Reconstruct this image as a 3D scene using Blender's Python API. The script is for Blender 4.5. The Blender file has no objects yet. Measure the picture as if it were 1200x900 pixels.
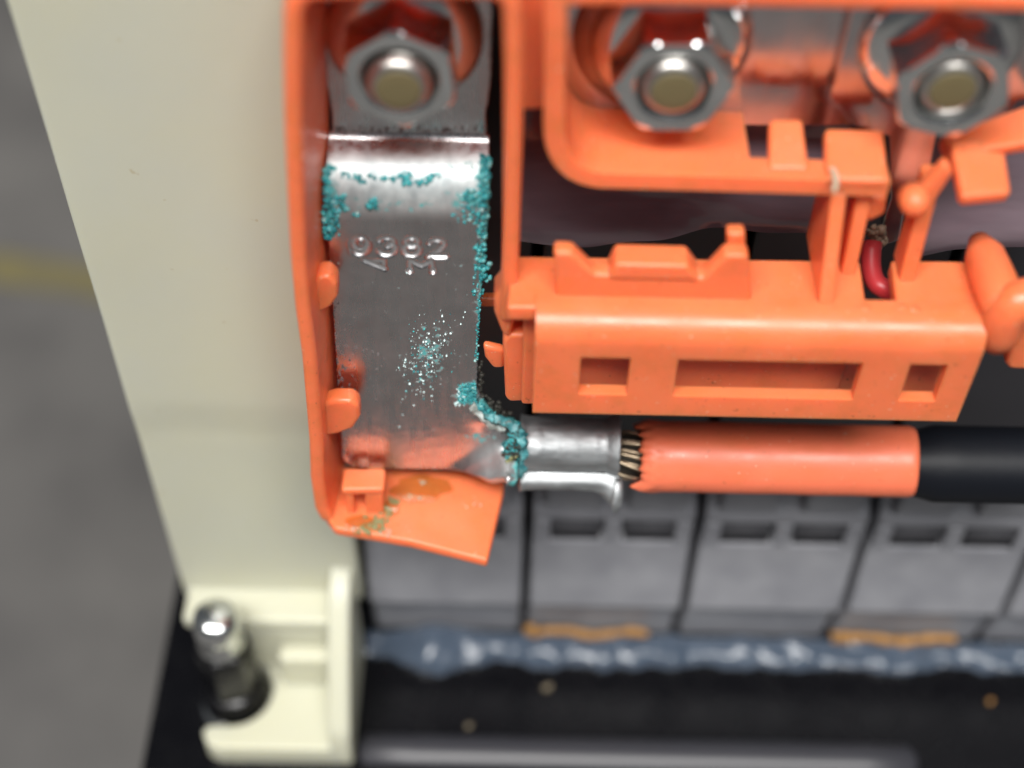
import bpy, bmesh, math, random
from mathutils import Vector, Matrix, noise

# ------------------------------------------------------------------ scene, camera, light
SC = bpy.context.scene
COL = SC.collection
MM = 0.001
rnd = random.Random(7)

TH = math.radians(50.0)          # downward pitch
RO = math.radians(1.2)           # slight roll of the hand-held camera
FPX = 1700.0                     # focal length in pixels of a 1200 px wide frame
CAM = Vector((0.0, -94.5, 165.0))    # millimetres
FW = Vector((0, math.cos(TH), -math.sin(TH)))
U0 = Vector((0, math.sin(TH), math.cos(TH)))
X0 = Vector((1, 0, 0))
RT = X0 * math.cos(RO) + U0 * math.sin(RO)
UP = -X0 * math.sin(RO) + U0 * math.cos(RO)

cd = bpy.data.cameras.new('camera')
cam = bpy.data.objects.new('camera', cd)
COL.objects.link(cam)
M4 = Matrix((RT, UP, -FW)).transposed().to_4x4()
M4.translation = CAM * MM
cam.matrix_world = M4
cd.sensor_width = 36.0
cd.lens = 36.0 * FPX / 1200.0
cd.clip_start = 0.005
cd.clip_end = 30.0
cd.dof.use_dof = True
cd.dof.focus_distance = 0.1275
cd.dof.aperture_fstop = 12.0
cd.dof.aperture_blades = 0
SC.camera = cam

W = bpy.data.worlds.new('World'); SC.world = W; W.use_nodes = True
wn = W.node_tree.nodes
wn['Background'].inputs[0].default_value = (0.86, 0.93, 1.0, 1)
wn['Background'].inputs[1].default_value = 0.09

def area(name, loc, target, sx, sy, power, color):
    l = bpy.data.lights.new(name, 'AREA'); l.shape = 'RECTANGLE'; l.size = sx; l.size_y = sy
    l.energy = power; l.color = color
    o = bpy.data.objects.new(name, l); COL.objects.link(o)
    o.location = loc
    o.rotation_euler = (Vector(target) - Vector(loc)).to_track_quat('-Z', 'Y').to_euler()
    return o
# ceiling tube light of the workshop
area('overhead_lamp', (-0.15, -0.85, 1.75), (0, 0, 0.08), 1.8, 0.50, 80, (1.0, 0.98, 0.95))
area('overhead_lamp', (0.9, -2.2, 1.9), (0, 0, 0.08), 1.8, 0.75, 8, (0.95, 0.98, 1.0))  # weak fill lamp added in front, no seen source

SC.view_settings.view_transform = 'Standard'
SC.view_settings.look = 'None'
SC.view_settings.gamma = 1.0
SC.view_settings.exposure = 0.0
SC.view_settings.use_curve_mapping = False
SC.render.engine = 'CYCLES'

# ------------------------------------------------------------------ coordinates (mm)
def ray(x, y):
    return FW + RT * ((x - 600.0) / FPX) + UP * ((450.0 - y) / FPX)
def at(x, y, Y):                 # point of the photo lying in the upright plane Y
    d = ray(x, y); return CAM + d * ((Y - CAM.y) / d.y)
def lay(x, y, Z):                # point of the photo lying in the level plane Z
    d = ray(x, y); return CAM + d * ((Z - CAM.z) / d.z)
def atx(x, y, X):
    d = ray(x, y); return CAM + d * ((X - CAM.x) / d.x)
def proj(p):
    v = p - CAM; t = v.dot(FW)
    return 600 + FPX * v.dot(RT) / t, 450 - FPX * v.dot(UP) / t
def bez(p0, p1, p2, n=6):
    out = []
    for i in range(n + 1):
        t = i / n
        out.append(tuple((1-t)**2*a + 2*t*(1-t)*b + t*t*c for a, b, c in zip(p0, p1, p2)))
    return out
def sstep(a, b, x):
    t = min(1.0, max(0.0, (x - a) / (b - a))); return t*t*(3 - 2*t)

# ------------------------------------------------------------------ materials
def mat(name, base, rough=0.5, metal=0.0, **kw):
    m = bpy.data.materials.new(name); m.use_nodes = True
    b = m.node_tree.nodes['Principled BSDF']
    b.inputs['Base Color'].default_value = (*base, 1)
    b.inputs['Roughness'].default_value = rough
    b.inputs['Metallic'].default_value = metal
    for k, v in kw.items():
        b.inputs[k.replace('_', ' ')].default_value = v
    return m
def N(m, kind, **kw):
    n = m.node_tree.nodes.new(kind)
    for k, v in kw.items():
        setattr(n, k, v)
    return n
def L(m, a, b): m.node_tree.links.new(a, b)
def bsdf(m): return m.node_tree.nodes['Principled BSDF']
def tex(m, scale, detail=4.0, stretch=(1, 1, 1), rough=0.55):
    tc = N(m, 'ShaderNodeTexCoord'); mp = N(m, 'ShaderNodeMapping')
    mp.inputs['Scale'].default_value = stretch
    L(m, tc.outputs['Object'], mp.inputs['Vector'])
    t = N(m, 'ShaderNodeTexNoise'); t.inputs['Scale'].default_value = scale
    t.inputs['Detail'].default_value = detail; t.inputs['Roughness'].default_value = rough
    L(m, mp.outputs['Vector'], t.inputs['Vector'])
    return t.outputs['Fac']
def ramp(m, fac, stops):
    r = N(m, 'ShaderNodeValToRGB'); e = r.color_ramp.elements
    while len(e) < len(stops): e.new(0.5)
    for q, (p, c) in zip(e, stops):
        q.position = p; q.color = (*c, 1) if len(c) == 3 else c
    L(m, fac, r.inputs['Fac']); return r.outputs['Color']
def mixc(m, fac, a, b):
    x = N(m, 'ShaderNodeMix'); x.data_type = 'RGBA'
    if isinstance(fac, (int, float)): x.inputs[0].default_value = fac
    else: L(m, fac, x.inputs[0])
    for i, v in ((6, a), (7, b)):
        if isinstance(v, tuple): x.inputs[i].default_value = (*v, 1)
        else: L(m, v, x.inputs[i])
    return x.outputs[2]
def bump(m, h, dist, strength=1.0):
    b = N(m, 'ShaderNodeBump'); b.inputs['Distance'].default_value = dist
    b.inputs['Strength'].default_value = strength
    L(m, h, b.inputs['Height']); L(m, b.outputs['Normal'], bsdf(m).inputs['Normal'])
def rng(m, fac, a, b, c, d):
    r = N(m, 'ShaderNodeMapRange')
    for i, v in enumerate((a, b, c, d)): r.inputs[i + 1].default_value = v
    L(m, fac, r.inputs[0]); return r.outputs[0]

W3 = (1, 1, 1); K3 = (0, 0, 0)
def orange(name, base, dirt=0.5):
    m = mat(name, base, 0.42)
    b = bsdf(m)
    b.inputs['Subsurface Weight'].default_value = 0.6
    b.inputs['Subsurface Radius'].default_value = (1.0, 0.28, 0.10)
    b.inputs['Subsurface Scale'].default_value = 0.0028
    big = tex(m, 140, 3); fine = tex(m, 2600, 3)
    c = mixc(m, rng(m, big, 0.35, 0.7, 0, 0.5), base, (base[0]*0.88, base[1]*0.80, base[2]*0.75))
    film = ramp(m, tex(m, 420, 5), [(0.48, K3), (0.70, W3)])
    c = mixc(m, rng(m, film, 0, 1, 0, 0.7*dirt), c, (0.50, 0.15, 0.035))
    sp = ramp(m, tex(m, 1900, 2), [(0.675, K3), (0.74, W3)])
    c = mixc(m, rng(m, sp, 0, 1, 0, dirt), c, (0.16, 0.05, 0.015))
    wd = ramp(m, tex(m, 3300, 1), [(0.755, K3), (0.775, W3)])
    c = mixc(m, rng(m, wd, 0, 1, 0, 0.7), c, (0.8, 0.6, 0.45))
    L(m, c, b.inputs['Base Color'])
    L(m, rng(m, tex(m, 300, 4), 0.3, 0.7, 0.28, 0.48), b.inputs['Roughness'])
    bump(m, fine, 0.00002, 0.5)
    return m
m_orange = orange('orange_plastic', (0.84, 0.188, 0.073))
m_sleeve = orange('orange_sleeve', (0.85, 0.185, 0.092), 0.3)
bsdf(m_sleeve).inputs['Subsurface Weight'].default_value = 0.1

m_cream = mat('cream_plastic', (0.50, 0.493, 0.372), 0.45)
b = bsdf(m_cream)
b.inputs['Subsurface Weight'].default_value = 0.4
b.inputs['Subsurface Radius'].default_value = (1.0, 0.9, 0.6); b.inputs['Subsurface Scale'].default_value = 0.003
c = mixc(m_cream, rng(m_cream, tex(m_cream, 45, 3), 0.3, 0.7, 0, 1), (0.50, 0.493, 0.372), (0.47, 0.475, 0.395))
c = mixc(m_cream, rng(m_cream, ramp(m_cream, tex(m_cream, 700, 2), [(0.74, K3), (0.78, W3)]), 0, 1, 0, 0.5), c, (0.35, 0.28, 0.15))
L(m_cream, c, b.inputs['Base Color'])
bump(m_cream, tex(m_cream, 500, 4), 0.00003, 0.5)

def metal(name, base, r0, r1, scale=900, stretch=(1, 1, 0.15), bd=0.00001):
    m = mat(name, base, r0, 1.0)
    t = tex(m, scale, 5, stretch)
    L(m, rng(m, t, 0.3, 0.7, r0, r1), bsdf(m).inputs['Roughness'])
    c = mixc(m, rng(m, tex(m, 350, 4), 0.35, 0.7, 0, 0.6), base, tuple(v*0.72 for v in base))
    L(m, c, bsdf(m).inputs['Base Color'])
    bump(m, t, bd, 0.6)
    return m
m_zinc = metal('zinc_plated_steel', (0.80, 0.82, 0.82), 0.12, 0.24, 1400, W3)
m_stud = metal('stud_steel', (0.52, 0.50, 0.47), 0.30, 0.44, 1400, W3)
m_plate = metal('plated_busbar', (0.58, 0.56, 0.57), 0.16, 0.26)
m_lug = metal('tinned_lug', (0.46, 0.48, 0.49), 0.46, 0.70, 1500, (0.15, 1, 1), 0.00005)
m_oldtip = mat('stud_end_olive', (0.13, 0.105, 0.05), 0.5, 0.0)
m_copper = metal('tinned_strand', (0.42, 0.34, 0.24), 0.3, 0.45)

# busbar with stains and pale highlights painted by a vertex attribute (corrosion has a shape of its own)
m_bus = metal('tinned_busbar', (0.56, 0.54, 0.545), 0.20, 0.36, 1500, (1, 1, 0.12), 0.000006)
b = bsdf(m_bus)
at_ = N(m_bus, 'ShaderNodeAttribute'); at_.attribute_name = 'stain_sheen'
sep = N(m_bus, 'ShaderNodeSeparateColor'); L(m_bus, at_.outputs['Color'], sep.inputs[0])
prev = b.inputs['Base Color'].links[0].from_socket
st = N(m_bus, 'ShaderNodeMath', operation='MULTIPLY_ADD'); st.inputs[1].default_value = 1.7; st.inputs[2].default_value = -0.55
nz = tex(m_bus, 1500, 4); L(m_bus, nz, st.inputs[0])
ad = N(m_bus, 'ShaderNodeMath', operation='ADD'); L(m_bus, sep.outputs[0], ad.inputs[0]); L(m_bus, st.outputs[0], ad.inputs[1])
teal_f = rng(m_bus, ad.outputs[0], 0.62, 0.86, 0, 1)
ad2 = N(m_bus, 'ShaderNodeMath', operation='ADD'); L(m_bus, sep.outputs[1], ad2.inputs[0])
L(m_bus, rng(m_bus, tex(m_bus, 2600, 3, (1, 1, 0.5)), 0.3, 0.7, -0.45, 0.45), ad2.inputs[1])
dirt_f = rng(m_bus, ad2.outputs[0], 0.45, 0.7, 0, 0.85)
prev = mixc(m_bus, sep.outputs[2], prev, mixc(m_bus, rng(m_bus, tex(m_bus, 800, 5, (1, 1, 0.5)), 0.35, 0.65, 0, 1), (0.40, 0.45, 0.46), (0.66, 0.72, 0.72)))
c = mixc(m_bus, dirt_f, prev, (0.035, 0.03, 0.028))
c = mixc(m_bus, teal_f, c, (0.08, 0.34, 0.34))
L(m_bus, c, b.inputs['Base Color'])
mx = N(m_bus, 'ShaderNodeMath', operation='MAXIMUM'); L(m_bus, dirt_f, mx.inputs[0]); L(m_bus, teal_f, mx.inputs[1])
fm = N(m_bus, 'ShaderNodeMath', operation='MULTIPLY'); L(m_bus, sep.outputs[2], fm.inputs[0]); fm.inputs[1].default_value = 0.45
mm_ = N(m_bus, 'ShaderNodeMath', operation='MAXIMUM'); L(m_bus, mx.outputs[0], mm_.inputs[0]); L(m_bus, fm.outputs[0], mm_.inputs[1])
L(m_bus, rng(m_bus, mm_.outputs[0], 0, 1, 1, 0), b.inputs['Metallic'])
rp = b.inputs['Roughness'].links[0].from_socket
mr = N(m_bus, 'ShaderNodeMix'); mr.data_type = 'FLOAT'
L(m_bus, mx.outputs[0], mr.inputs[0]); 
frs = N(m_bus, 'ShaderNodeMix'); frs.data_type = 'FLOAT'; frs.inputs[3].default_value = 0.58
L(m_bus, sep.outputs[2], frs.inputs[0]); L(m_bus, rp, frs.inputs[2]); L(m_bus, frs.outputs[0], mr.inputs[2]); mr.inputs[3].default_value = 0.75
L(m_bus, mr.outputs[0], b.inputs['Roughness'])

m_teal = mat('copper_salt', (0.06, 0.40, 0.42), 0.5)
geo = N(m_teal, 'ShaderNodeNewGeometry')
c = ramp(m_teal, geo.outputs['Random Per Island'], [(0.0, (0.010, 0.12, 0.14)), (0.35, (0.015, 0.22, 0.24)), (0.75, (0.06, 0.37, 0.385)), (0.93, (0.17, 0.48, 0.49)), (1.0, (0.45, 0.62, 0.60))])
c = mixc(m_teal, rng(m_teal, tex(m_teal, 1500, 3), 0.4, 0.65, 0, 0.5), c, (0.02, 0.26, 0.28))
L(m_teal, c, bsdf(m_teal).inputs['Base Color'])
bsdf(m_teal).inputs['Subsurface Weight'].default_value = 0.3
bsdf(m_teal).inputs['Subsurface Scale'].default_value = 0.0003
m_paste = mat('copper_salt_paste', (0.05, 0.30, 0.33), 0.42)
c = mixc(m_paste, rng(m_paste, tex(m_paste, 900, 5), 0.38, 0.62, 0, 1), (0.02, 0.14, 0.16), (0.11, 0.37, 0.39))
c = mixc(m_paste, rng(m_paste, tex(m_paste, 1800, 4), 0.52, 0.62, 0, 0.9), c, (0.035, 0.05, 0.045))
L(m_paste, c, bsdf(m_paste).inputs['Base Color'])
bump(m_paste, tex(m_paste, 3000, 4), 0.00008, 0.8)
m_crust = mat('pale_grey_crust', (0.36, 0.38, 0.36), 0.5)
c = mixc(m_crust, rng(m_crust, tex(m_crust, 1100, 5), 0.4, 0.6, 0, 1), (0.22, 0.24, 0.22), (0.45, 0.50, 0.48))
L(m_crust, c, bsdf(m_crust).inputs['Base Color'])
bump(m_crust, tex(m_crust, 2500, 4), 0.00008, 0.8)
m_white = mat('pale_salt', (0.62, 0.82, 0.82), 0.35)
m_grime = mat('dark_grime', (0.03, 0.028, 0.022), 0.6)
m_moss = mat('olive_residue', (0.20, 0.19, 0.08), 0.35)
m_resin = mat('pale_residue', (0.75, 0.62, 0.45), 0.2)
m_resin.node_tree.nodes['Principled BSDF'].inputs['Transmission Weight'].default_value = 0.5

m_module = mat('grey_module_plastic', (0.16, 0.16, 0.18), 0.38)
c = mixc(m_module, rng(m_module, tex(m_module, 160, 4), 0.3, 0.7, 0, 1), (0.20, 0.203, 0.225), (0.285, 0.288, 0.31))
L(m_module, c, bsdf(m_module).inputs['Base Color'])
bump(m_module, tex(m_module, 900, 3), 0.00003, 0.5)
m_case_shade = mat('shaded_module_plastic', (0.022, 0.021, 0.025), 0.45)
m_recess_shade = mat('recess_shade', (0.07, 0.07, 0.078), 0.5)
m_rust = mat('brown_adhesive', (0.30, 0.15, 0.04), 0.5)
m_film = mat('plum_film', (0.085, 0.058, 0.072), 0.16)
bump(m_film, tex(m_film, 110, 3, (0.5, 1, 1.2)), 0.002, 0.22)
c = mixc(m_film, rng(m_film, tex(m_film, 120, 4, (0.4, 1, 2)), 0.3, 0.7, 0, 1), (0.13, 0.095, 0.115), (0.21, 0.155, 0.18))
L(m_film, c, bsdf(m_film).inputs['Base Color'])
m_black = mat('black_paint', (0.003, 0.003, 0.004), 0.32)
bsdf(m_black).inputs['Specular IOR Level'].default_value = 0.25
L(m_black, rng(m_black, tex(m_black, 260, 4), 0.3, 0.7, 0.16, 0.34), bsdf(m_black).inputs['Roughness'])
bump(m_black, tex(m_black, 600, 3), 0.00006, 0.6)
m_bead = mat('highlit_black_paint', (0.03, 0.03, 0.036), 0.40)  # paler than the tray paint: the bead's soft highlight put into the colour
m_jacket = mat('black_cable_jacket', (0.004, 0.005, 0.008), 0.5)
bsdf(m_jacket).inputs['Specular IOR Level'].default_value = 0.22
bump(m_jacket, tex(m_jacket, 1200, 3), 0.00003, 0.5)
m_seal = mat('blue_grey_sealant', (0.075, 0.10, 0.14), 0.2)
bsdf(m_seal).inputs['Transmission Weight'].default_value = 0.35
bsdf(m_seal).inputs['Specular IOR Level'].default_value = 0.3
bump(m_seal, tex(m_seal, 500, 2), 0.0006, 0.20)
m_red = mat('red_wire_insulation', (0.45, 0.03, 0.035), 0.4)
m_floor = mat('concrete', (0.14, 0.135, 0.125), 0.75)
c = mixc(m_floor, rng(m_floor, tex(m_floor, 22, 5), 0.3, 0.7, 0, 1), (0.065, 0.062, 0.061), (0.118, 0.113, 0.107))
L(m_floor, c, bsdf(m_floor).inputs['Base Color'])
m_yellow = mat('yellow_floor_paint', (0.36, 0.27, 0.07), 0.7)
c = mixc(m_yellow, rng(m_yellow, tex(m_yellow, 120, 4), 0.4, 0.7, 0, 1), (0.14, 0.12, 0.052), (0.10, 0.09, 0.06))
L(m_yellow, c, bsdf(m_yellow).inputs['Base Color'])

# ------------------------------------------------------------------ builders
def tag(o, label=None, cat=None, group=None, kind=None):
    if label: o['label'] = label
    if cat: o['category'] = cat
    if group: o['group'] = group
    if kind: o['kind'] = kind
    return o
def thing(name, loc, label, cat, group=None):
    o = bpy.data.objects.new(name, None); COL.objects.link(o)
    o.empty_display_size = 0.004
    o.location = Vector(loc) * MM
    return tag(o, label, cat, group)
def adopt(o, parent):
    o.parent = parent
    if parent.type == 'EMPTY':       # parts keep their scene coordinates
        o.matrix_parent_inverse = Matrix.Translation(-Vector(parent.location))
def build(name, verts, faces, m, parent=None, bevel=0.0, seg=3, solid=0.0, off=0.0, smooth=True, subsurf=0):
    me = bpy.data.meshes.new(name)
    me.from_pydata([tuple(Vector(v) * MM) for v in verts], [], faces)
    bm = bmesh.new(); bm.from_mesh(me)
    if solid == 0: bmesh.ops.recalc_face_normals(bm, faces=bm.faces)
    bm.to_mesh(me); bm.free()
    if smooth:
        me.polygons.foreach_set('use_smooth', [True] * len(me.polygons))
    me.materials.append(m)
    o = bpy.data.objects.new(name, me); COL.objects.link(o)
    if parent is not None: adopt(o, parent)
    if solid:
        s = o.modifiers.new('solid', 'SOLIDIFY'); s.thickness = solid * MM; s.offset = off
    if subsurf:
        s = o.modifiers.new('sub', 'SUBSURF'); s.levels = subsurf; s.render_levels = subsurf
    if bevel:
        bv = o.modifiers.new('bevel', 'BEVEL'); bv.width = bevel * MM; bv.segments = seg
        bv.limit_method = 'ANGLE'; bv.angle_limit = math.radians(32)
        o.modifiers.new('wn', 'WEIGHTED_NORMAL')
    return o
def loops(front, back):
    n = len(front); v = list(front) + list(back)
    f = [tuple(range(n)), tuple(range(2*n - 1, n - 1, -1))]
    f += [(i, (i + 1) % n, n + (i + 1) % n, n + i) for i in range(n)]
    return v, f
def prism(name, pts, Yf, Yb, m, parent, bevel=0.35):
    """outline seen in the photo standing in plane Yf, running straight back to Yb"""
    fr = [at(x, y, Yf) for x, y in pts]
    bk = [Vector((p.x, Yb, p.z)) for p in fr]
    v, f = loops(fr, bk); return build(name, v, f, m, parent, bevel)
def slab(name, pts, Z, th, m, parent, bevel=0.3):
    tp = [lay(p[0], p[1], p[2] if len(p) > 2 else Z) for p in pts]
    bt = [Vector((p.x, p.y, p.z - th)) for p in tp]
    v, f = loops(tp, bt); return build(name, v, f, m, parent, bevel)
def rib(name, yz, X, th, m, parent, bevel=0.25, X2=None):
    a = [Vector((X - th/2, y, z)) for y, z in yz]; c = [Vector((X + th/2, y, z)) for y, z in yz]
    v, f = loops(a, c); return build(name, v, f, m, parent, bevel)
def box(name, x0, x1, y0, y1, z0, z1, m, parent, bevel=0.3):
    a = [Vector(p) for p in ((x0, y0, z0), (x1, y0, z0), (x1, y0, z1), (x0, y0, z1))]
    c = [Vector((p.x, y1, p.z)) for p in a]
    v, f = loops(a, c); return build(name, v, f, m, parent, bevel)
def wall(name, path, Yb, th, m, parent, bevel=0.45, draft=0.0):
    """a moulded wall: its rim follows path (px, py, Yrim), it runs back to Yb"""
    P = [at(*p[:3]) for p in path]; n = len(P); v = []
    for i, p in enumerate(P):
        a = P[max(i-1, 0)]; c = P[min(i+1, n-1)]
        d1 = Vector((p.x-a.x, p.z-a.z)); d2 = Vector((c.x-p.x, c.z-p.z))
        if d1.length < 1e-6: d1 = d2
        if d2.length < 1e-6: d2 = d1
        d1.normalize(); d2.normalize()
        t = (d1 + d2).normalized(); nn = Vector((-t.y, t.x))
        k = th/2 / max(0.5, math.sqrt(max(0.1, (1 + d1.dot(d2))/2)))
        for s in (1, -1):
            v.append(Vector((p.x + s*k*nn.x, p.y, p.z + s*k*nn.y)))
        for s in (1, -1):
            v.append(Vector((p.x + s*k*nn.x + (draft if p.x < -10 and p.z < 104 else 0), path[i][3] if len(path[i]) > 3 else Yb, p.z + s*k*nn.y)))
    f = []
    for i in range(n - 1):
        a = 4*i; c = 4*i + 4
        f += [(a, c, c+1, a+1), (a+2, a+3, c+3, c+2), (a, a+2, c+2, c), (a+1, c+1, c+3, a+3)]
    f += [(0, 1, 3, 2), (4*n-4, 4*n-2, 4*n-1, 4*n-3)]
    return build(name, v, f, m, parent, bevel)
def tube(name, pts, r, m, parent, seg=20, caps=True, smooth=True):
    pts = [Vector(p) for p in pts]; n = len(pts)
    R = r if isinstance(r, list) else [r]*n
    v = []; f = []; ref = None
    for i, p in enumerate(pts):
        t = (pts[min(i+1, n-1)] - pts[max(i-1, 0)]).normalized()
        if ref is None:
            ref = Vector((0, 0, 1)) if abs(t.z) < 0.9 else Vector((1, 0, 0))
        a = (ref - t*ref.dot(t)).normalized(); b2 = t.cross(a); ref = a
        for k in range(seg):
            w = 2*math.pi*k/seg
            v.append(p + (a*math.cos(w) + b2*math.sin(w))*R[i])
    for i in range(n-1):
        for k in range(seg):
            f.append((i*seg+k, i*seg+(k+1) % seg, (i+1)*seg+(k+1) % seg, (i+1)*seg+k))
    if caps:
        f.append(tuple(range(seg-1, -1, -1))); f.append(tuple((n-1)*seg+k for k in range(seg)))
    if parent == 'raw': return v, f
    return build(name, v, f, m, parent)
def lathe(name, c, prof, m, parent, seg=40, axis='y', bevel=0):
    """prof: (radius, distance along the axis); axis y runs toward the viewer (-Y), z runs up"""
    v = []; f = []; n = len(prof)
    for r, h in prof:
        for k in range(seg):
            w = 2*math.pi*k/seg
            if axis == 'y': v.append(Vector((c[0] + r*math.cos(w), c[1] - h, c[2] + r*math.sin(w))))
            else: v.append(Vector((c[0] + r*math.cos(w), c[1] + r*math.sin(w), c[2] + h)))
    for i in range(n-1):
        for k in range(seg):
            f.append((i*seg+k, i*seg+(k+1) % seg, (i+1)*seg+(k+1) % seg, (i+1)*seg+k))
    if prof[-1][0] > 0.01: f.append(tuple((n-1)*seg+k for k in range(seg)))
    if prof[0][0] > 0.01: f.append(tuple(range(seg-1, -1, -1)))
    o = build(name, v, f, m, parent, bevel)
    return o
def sharp(o, deg=35):
    o.data.set_sharp_from_angle(angle=math.radians(deg)); return o
ICO = None
def blobs(name, items, m, parent, kind='stuff', sub=1):
    """many little lumps (centre, radius) joined in one mesh"""
    bm = bmesh.new(); bmesh.ops.create_icosphere(bm, subdivisions=sub, radius=1.0)
    bv = [x.co.copy() for x in bm.verts]; bf = [tuple(x.index for x in q.verts) for q in bm.faces]; bm.free()
    v = []; f = []
    for c, r in items:
        o = len(v); sd = Vector((rnd.uniform(-9, 9), rnd.uniform(-9, 9), rnd.uniform(-9, 9)))
        rot = Matrix.Rotation(rnd.uniform(0, 6.28), 3, Vector((rnd.uniform(-1, 1), rnd.uniform(-1, 1), rnd.uniform(-1, 1))).normalized())
        sq = Vector((rnd.uniform(.8, 1.2), rnd.uniform(.8, 1.2), rnd.uniform(.8, 1.2)))
        for q in bv:
            d = rot @ Vector((q.x*sq.x, q.y*sq.y, q.z*sq.z))
            d *= r*(1 + 0.5*noise.noise(q*1.3 + sd) + 0.25*noise.noise(q*3.1 + sd))
            v.append(c + d)
        f += [tuple(i + o for i in t) for t in bf]
    o = build(name, v, f, m, parent)
    if kind: o['kind'] = kind
    return o

# ------------------------------------------------------------------ setting: floor
FZ = -130.0
fl = build('floor', [(-2500, -2500, FZ), (2500, -2500, FZ), (2500, 2500, FZ), (-2500, 2500, FZ)], [(0, 1, 2, 3)], m_floor)
tag(fl, 'grey mottled concrete floor with a yellow painted line', 'floor', kind='structure')
pa = lay(-60, 286, FZ); pb = lay(140, 318, FZ); pc = lay(140, 356, FZ); pd = lay(-60, 326, FZ)
def ext(p, q, k): return p + (q - p)*k
ln = [ext(pb, pa, 4.0), ext(pa, pb, 3.0), ext(pd, pc, 3.0), ext(pc, pd, 4.0)]
build('painted_line', [(p.x, p.y, FZ + 0.6) for p in ln], [(0, 1, 2, 3)], m_yellow, fl)

# ------------------------------------------------------------------ black tray
tl = lay(205, 690, 0).x
tray = thing('battery_tray', (20, 40, FZ), 'glossy black steel tray under the grey battery modules', 'tray')
TF = -19.0
box('base_plate', tl, 110, TF, 150, -1.5, 0, m_black, tray, 0.5)
box('front_skirt', tl + 0.3, 109.7, TF + 0.3, TF + 2.0, FZ, -1.6, m_black, tray, 0.3)
box('side_skirt', tl + 0.3, tl + 2.0, TF + 2.1, 150, FZ, -1.6, m_black, tray, 0.3)
box('side_skirt', 108.0, 109.7, TF + 2.1, 150, FZ, -1.6, m_black, tray, 0.3)
box('back_skirt', tl + 2.1, 107.9, 148, 149.7, FZ, -1.6, m_black, tray, 0.3)
ra = lay(430, 874, 0.9) - Vector((0, 0, 2.6)); rb = lay(1066, 887, 0.9) - Vector((0, 0, 2.6))
tube('raised_bead', [ra + Vector((-.8, 0, -.8))] + [ra.lerp(rb, i/12) for i in range(13)] + [rb + Vector((.8, 0, -.8))],
     [2.0] + [2.7]*13 + [2.0], m_bead, tray, 36)

# ------------------------------------------------------------------ battery modules
PITCH = 19.6
MX0 = at(520, 660, 0).x
mod_labels = ['grey battery module behind the orange lip, beside the cream bracket',
              'grey battery module with brown adhesive, under the crimped lug',
              'clean grey battery module under the middle of the orange sleeve',
              'grey battery module with brown adhesive, under the black cable',
              'grey battery module at the far end of the row, past the hinge']
Zt = at(700, 708, 0).z           # crease of the lower step
Zs0 = at(700, 633, 0).z; Zs1 = at(700, 612, 0).z
Zu0 = at(700, 600, 0).z
STUDS = []
for k in range(5):
    cx = MX0 + PITCH*k
    md = thing('battery_module', (cx, 60, 0.0), mod_labels[k], 'battery module', 'battery modules standing in a row')
    h = PITCH/2 - 0.45
    # the case: an upright profile (Y, Z) with a sloped front and a stepped foot
    prof = [(2.0, 0), (1.8, 2.0), (0.5, Zt - 0.5), (-1.0, Zt + 0.6), (0.2, Zs0 - 0.3), (1.6, Zs0), (1.6, Zs1), (-0.2, Zs1 + 0.3),
            (-0.2, Zu0), (1.2, Zu0 + 1.5), (1.2, Zu0 + 7), (100, Zu0 + 7), (100, 0)]
    a = [Vector((cx - h, y, z)) for y, z in prof]; c2 = [Vector((cx + h, y, z)) for y, z in prof]
    v, f = loops(a, c2)
    f = f[2:]
    n = len(prof)
    f += [tuple(range(n)), tuple(range(2*n-1, n-1, -1))]
    build('case', v, f, m_module, md, 0.7, 3)
    box('upper_case', cx - h, cx + h, 2.5, 100, Zu0 + 7.05, 108, m_case_shade, md, 0.5)  # near-black colour stands in for the shade behind the rail
    # bars that divide the recessed band into two slots
    for dx in (-h + 1.2, 0.0, h - 1.2):
        box('slot_bar', cx + dx - 1.0, cx + dx + 1.0, -0.15, 1.8, Zs0 - 0.3, Zs1 + 0.3, m_module, md, 0.3)
    for dx in (-1, 1):
        box('slot_shade', cx + dx*(h/2 - 0.2) - h/2 + 1.6, cx + dx*(h/2 - 0.2) + h/2 - 1.6, 0.35, 1.58, Zs0 - 0.25, Zs1 + 0.15, m_recess_shade, md, 0)  # dark box paints the shade inside each slot
        box('upper_rib', cx + dx*h*0.5 - 3.2, cx + dx*h*0.5 + 3.2, -0.6, 1.0, Zu0 + 1.2, Zu0 + 6.0, m_module, md, 0.5)
    if k in (1, 3):
        it = []
        for i in range(46):
            u = i/45; it.append((Vector((cx - h + 0.3 + 1.5 + u*(2*h - 5.5), 0.5, 2.6 + 0.5*math.sin(u*9))), rnd.uniform(0.45, 0.8)))
        for i in range(8): it.append((Vector((cx - h + rnd.uniform(0, 1.2), 0.4, rnd.uniform(2, 4))), 0.6))
        blobs('adhesive_strip', it, m_rust, md)
    if k < 3:
        sx, sy = [(468, 94), (789, 96), (1113, 95)][k]
        p = at(sx, sy, -9.8); STUDS.append(p)
        R0 = 2.42
        pr = [(R0, 0)]
        hh = 0.0
        while hh < 11.6:
            pr += [(R0, hh), (R0 - 0.28, hh + 0.4), (R0, hh + 0.8)]; hh += 0.8
        pr += [(R0, 12.25), (R0 - 0.15, 12.60), (R0 - 0.42, 12.82), (R0 - 0.72, 12.92)]
        s = lathe('terminal_stud', (p.x, 2.0, p.z), pr, m_stud, md, 40)
        sharp(s, 30)
        lathe('stud_end', (p.x, -10.87, p.z), [(R0 - 0.74, 0), (R0 - 0.76, 0.10), (R0 - 0.90, 0.13), (0.005, 0.09)], m_oldtip, s, 32)

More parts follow.
